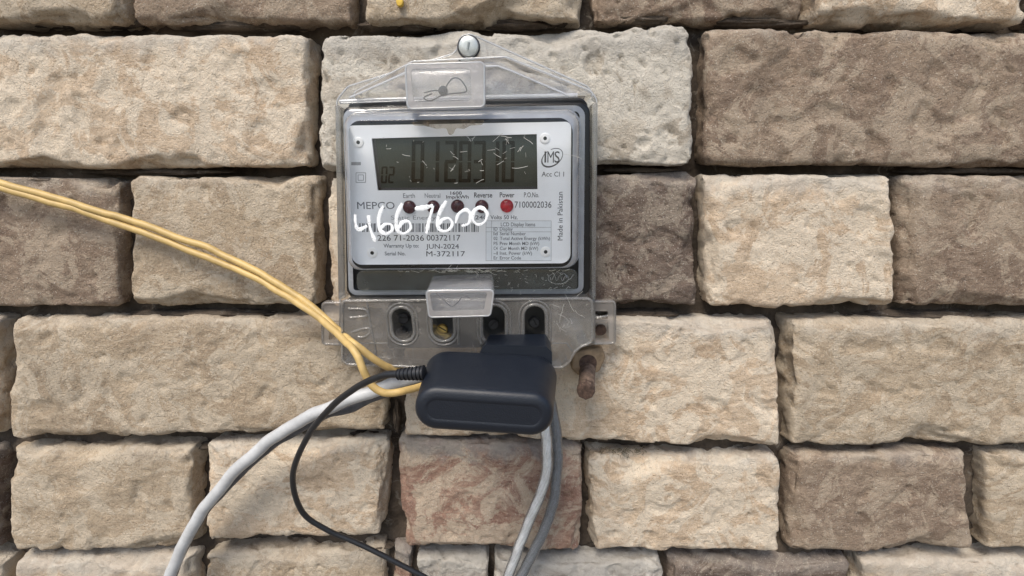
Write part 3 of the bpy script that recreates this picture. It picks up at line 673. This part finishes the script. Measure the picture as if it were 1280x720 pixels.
for i in range(60): fibre(rl.triangular(490, 716, 560), 338.5+rl.gauss(0, .9), rl.uniform(3, 11), rl.gauss(0, .25), 33.5, .4, .11)
for i in range(34): fibre(rl.uniform(622, 720), rl.uniform(340, 366), rl.uniform(1.5, 6), rl.uniform(0, 6.3), 31.8, .9, .10)
for (x, y, L, a) in ((706, 367, 26, 1.05), (719, 388, 12, 1.0), (726, 394, 6, .4), (698, 393, 16, .35), (712, 398, 8, .9), (696, 404, 12, 1.0), (700, 409, 10, .9), (702, 392, 12, 2.0), (690, 380, 10, .6), (705, 380, 14, 1.9), (720, 372, 12, -.9), (712, 402, 6, 2.3)): fibre(x, y, L, a, HT+.4, .4, .065)
for i in range(12): fibre(rl.uniform(688, 738), rl.uniform(376, 426), rl.uniform(1.5, 5), rl.uniform(0, 6.3), HT+.3, .9, .05)
fibre(672, 183, 14, .45, 50.5, .2, .06); fibre(705, 193, 24, .1, 50.5, .3, .06)
o = obj('lint', bm, M_lint, meter, 180); o['kind'] = 'stuff'
# scratched oval mark moulded into the window's lower tier
lp = [at(698+12.5*math.cos(t), 348+7*math.sin(t), 31.8) for t in [2*math.pi*k/30 for k in range(30)]]
bm = tube(lp, .28, 6, closed=True)
tube(catmull([at(x, y, 31.8) for x, y in ((690, 350), (693, 344), (696, 351), (700, 344), (703, 351), (707, 345), (712, 349), (717, 343))], 6), .24, 6, bm)
obj('moulded_mark', bm, P_rim, meter, 60)

# ------------------------------------------------------------------ fixings
sp = at(585.5, 57.5, 17)
scr = thing('hanging_screw', at(585.5, 57.5, 0), 'pale zinc screw head holding the top tab of the meter', 'screw')
obj('shank', lathe(sp+Vector((0, 37, 0)), [(2.4, 0), (2.4, 34)], 14), M_zinc_d, scr)
hd = obj('head', lathe(sp, [(5.2, -3.2), (5.3, -1.0), (5.0, .4), (3.9, 1.0), (2.2, 1.2)], 28), M_zinc, scr, 30)
bm = tube([at(584.5, 62, 18.1), at(586, 53, 18.1)], .7, 8)
obj('slot_mark', bm, M_zinc_d, hd)
o = obj('washer', lathe(at(586, 59, 13.1), [(6.2, 0), (6.2, .8), (5.8, 1.1)], 28), M_wire, scr)
rs = thing('rusty_screw', at(749, 409, 0), 'small rusty screw head inside the right side tab of the meter', 'screw')
bm = lathe(at(749, 409, 2), [(2.2, -15), (2.2, 4), (3.6, 5.4), (3.4, 6.6), (1.6, 7.2)], 14)
P = np.array([v.co[:] for v in bm.verts]); D = noise(P/2.2)
for v, dd in zip(bm.verts, D): v.co += Vector((dd, 0, dd*.7))*.6
obj('head', bm, M_rust_d, rs, 60)
wp = thing('wall_plug', at(736, 462, 0), 'chipped wooden plug in the wall round the rusty bolt', 'wall plug')
lp = rpoly(pxpoly([(716, 440), (752, 432), (757, 446), (748, 465), (722, 468), (714, 460)], 8), [2, 3, 3, 4, 3, 2], 4)
bm = slab(lp, -14, 10, 1.6, seg=3); 
P = np.array([v.co[:] for v in bm.verts]); D = noise(P/6)
for v, dd in zip(bm.verts, D): v.co += Vector((dd, -dd*.6, dd))*.8
obj('wood_block', bm, M_wood, wp, 50)
obj('bore', lathe(at(735, 454, 10.2), [(5.5, -.6), (5.5, .2)], 20), M_rust_d, wp)
bolt = thing('rusty_bolt', at(735, 452, 0), 'rusty iron bolt end sticking out of the wall under the meter', 'bolt')
b0, b1 = at(736, 449, -8), at(732, 489.5, 41)
ax = (b1-b0).normalized(); L = (b1-b0).length
prof = [(4.8, 0)]+[(4.8, L*k/22) for k in range(1, 22)]+[(4.9, L*.985), (3.9, L)]
bm = lathe(b0, prof, 20, ax)
P = np.array([v.co[:] for v in bm.verts]); D = noise(P/4)*.35+noise(P/1.6+7)*.22
for v, dd in zip(bm.verts, D): v.co += (v.co-(b0+ax*(v.co-b0).dot(ax))).normalized()*float(dd)
obj('shaft', bm, M_rust, bolt, 50)
bm = lathe(b1-ax*8, [(4.6, 0), (5.0, .8), (5.2, 7.4), (4.6, 8.4), (2.5, 8.7)], 8, ax)
bmesh.ops.subdivide_edges(bm, edges=bm.edges, cuts=3, use_grid_fill=True)
P = np.array([v.co[:] for v in bm.verts]); D = noise(P/2.5)*.35
for v, dd in zip(bm.verts, D): v.co += (v.co-(b1-ax*4)).normalized()*float(dd)
obj('swollen_tip', bm, M_rust_d, bolt, 50)

# ------------------------------------------------------------------ power adapter
ad = thing('power_adapter', at(612, 470, 45), 'black plug-in power adapter pushed into the meter terminal slots', 'adapter')
def section(cx, cy, wpx, hpx, h, roll, rc, hmm=None):
    c = at(cx, cy, h); k = ppm(cx, cy, h); w2, h2 = wpx*k/2, (hmm/2 if hmm else hpx*k/2)
    p_ = rpoly([(-w2, h2), (w2, h2), (w2, -h2), (-w2, -h2)], rc, 9); cr, sr = math.cos(R(roll)), math.sin(R(roll))
    return [(c.x+x*cr-z*sr, c.z+x*sr+z*cr) for x, z in p_]
back = section(614, 470, 164, 64, 56, -3.2, 12.5, 27); front = section(605, 514.5, 172, 49, 106, -4.2, 9.4, 19.5)
def sec(f):
    return lerp(back, front, f)
H0, H1 = 56, 108
rr = [lay(inset(sec(0), 4), H0), lay(inset(sec(0), 1.2), H0+.8), lay(sec(.05), H0+3.2)]
for f in (.15, .3, .5, .7, .85, .93): rr.append(lay(sec(f), H0+(H1-H0)*f))
for k in range(1, 6):
    a = math.pi/2*k/5; rr.append(lay(inset(sec(1), 3.6*(1-math.cos(a))), H1-3.4+2.6*math.sin(a)))
rr += [lay(inset(sec(1), 4.9), H1-.6), lay(inset(sec(1), 5.2), H1-.85), lay(inset(sec(1), 5.6), H1-.85)]
body = obj('body', rings(bmesh.new(), rr, cap0=True), M_adapter, ad, 50)
nb = rpoly(pxpoly([(612, 418.5), (682, 418), (688, 428), (688, 470), (604, 470), (604, 430)], 39), 1.6, 4)
nf = rpoly(pxpoly([(606, 431), (683, 433), (690, 440), (690, 480), (600, 480), (600, 440)], 58), 1.6, 4)
obj('plug_neck', rings(bmesh.new(), [lay(nb, 38.6), lay(lerp(nb, nf, .1), 40), lay(nf, 58)], cap0=True), M_adapter, ad)
for x in (618, 667): obj('plug_pin', tube([at(x, 424, 26), at(x, 425, 40)], 2.2, 12), M_zinc, ad)
# ribbed strain relief and lead
rel = [at(531, 466, 84), at(515, 467, 83), at(498, 468, 81)]
obj('strain_relief', tube(catmull(rel, 24), lambda f: (3.4-.9*f)*(1+.10*(1 if math.sin(f*44) > 0 else -1)), 14), M_cable, ad, 40)
lead = [(502, 467, 82), (480, 469, 78), (459, 477, 72), (440, 488, 66), (415, 508, 58), (385, 545, 46), (366, 595, 32), (378, 640, 22), (410, 663, 17), (438, 675, 15), (470, 690, 15), (505, 708, 15), (540, 727, 15), (600, 770, 14), (680, 840, 13)]
obj('lead', tube(catmull([at(*q) for q in lead], 12), 1.75, 12), M_cable, ad, 60)

# ------------------------------------------------------------------ wires and cables
def wobble(P, amp, seed):
    A = np.array([p[:] for p in P]); D = np.stack([noise(A/17+seed), noise(A/17+seed+40), noise(A/17+seed+80)], 1)+.35*np.stack([noise(A/7+seed), noise(A/7+seed+40), noise(A/7+seed+80)], 1)
    return [Vector(q) for q in A+amp*D]
def cable(name, pts, r, m_, label, cat, group=None):
    P = wobble(catmull([at(*q) for q in pts], 12), .9, len(pts)*3.1); o = obj(name, tube(P, r, 14), m_, None, 60, origin=P[0])
    o['label'] = label; o['category'] = cat
    if group: o['group'] = group
    return o
cable('yellow_wire', [(-220, 178, 8), (-60, 214, 8), (120, 262, 8), (250, 306, 9), (340, 350, 14), (395, 388, 24), (428, 418, 36), (445, 432, 44), (464, 447, 44), (482, 457, 40), (500, 463, 34), (528, 462, 26), (560, 455, 20)], 2.05, M_yellow, 'yellow wire running straight and tucked behind the black adapter lead', 'wire', 'yellow wires')
cable('yellow_wire', [(-220, 186, 8), (-60, 219, 8), (120, 270, 8), (250, 318, 9), (335, 356, 14), (392, 391, 26), (428, 422, 40), (442, 437, 50), (452, 458, 54), (464, 480, 54), (481, 491, 54), (502, 490, 52), (521, 484, 46), (545, 474, 34), (570, 462, 22)], 2.05, M_yellow, 'yellow wire sagging in a low loop in front of the grey cable', 'wire', 'yellow wires')
gc = [(180, 860, 20), (200, 760, 20), (245, 650, 22), (320, 565, 26), (390, 519, 30), (440, 499, 32), (475, 485, 30), (510, 473, 28), (550, 462, 24), (590, 450, 18)]
cable('grey_cable', gc, 3.7, M_greycab, 'thick pale grey cable rising to the meter from the left', 'cable')
cable('dark_cable', [(x-1+3*(i > 4), y+9-.8*max(0, i-5), h-9) for i, (x, y, h) in enumerate(gc)], 2.6, M_underside, 'thin dark cable hugging the underside of the pale grey cable', 'cable')  # dark line of the grey cable's underside, added as its own tube
def sheathed(name, pts, r, sheath, strand, label, group):
    P = wobble(catmull([at(*q) for q in pts], 12), .8, len(label)*1.7); t = thing(name, P[0], label, 'cable', group)
    obj('sheath', tube(P, r, 16), sheath, t, 60)
    # twisted bundle of fine wires inside
    n = len(P)
    for s_ in range(5):
        Wp = []
        for i in range(n):
            T = (P[min(i+1, n-1)]-P[max(i-1, 0)]).normalized(); u = T.orthogonal().normalized(); v_ = T.cross(u); a = 2*math.pi*s_/5+i*.16
            Wp.append(P[i]+(u*math.cos(a)+v_*math.sin(a))*r*.42)
        obj('strand', tube(Wp, r*.30, 8), strand, t, 60)
    return t
sheathed('clear_cable', [(640, 448, 14), (668, 490, 22), (680, 528, 26), (684, 560, 26), (682, 592, 25), (671, 630, 22), (657, 664, 20), (645, 694, 19), (634, 724, 18), (610, 790, 18), (590, 850, 18)], 3.5, P_sheath, M_strand, 'clear sheathed cable with bright silvery strands hanging below the adapter', 'twin cables below the adapter')
sheathed('clear_cable', [(655, 448, 12), (682, 486, 18), (692, 524, 20), (697, 560, 20), (696, 600, 20), (689, 640, 19), (674, 676, 18), (658, 708, 18), (640, 742, 18), (618, 800, 18), (600, 850, 18)], 3.5, P_sheath_grey, M_strand2, 'dull smoky grey sheathed cable hanging beside the bright silvery one', 'twin cables below the adapter')
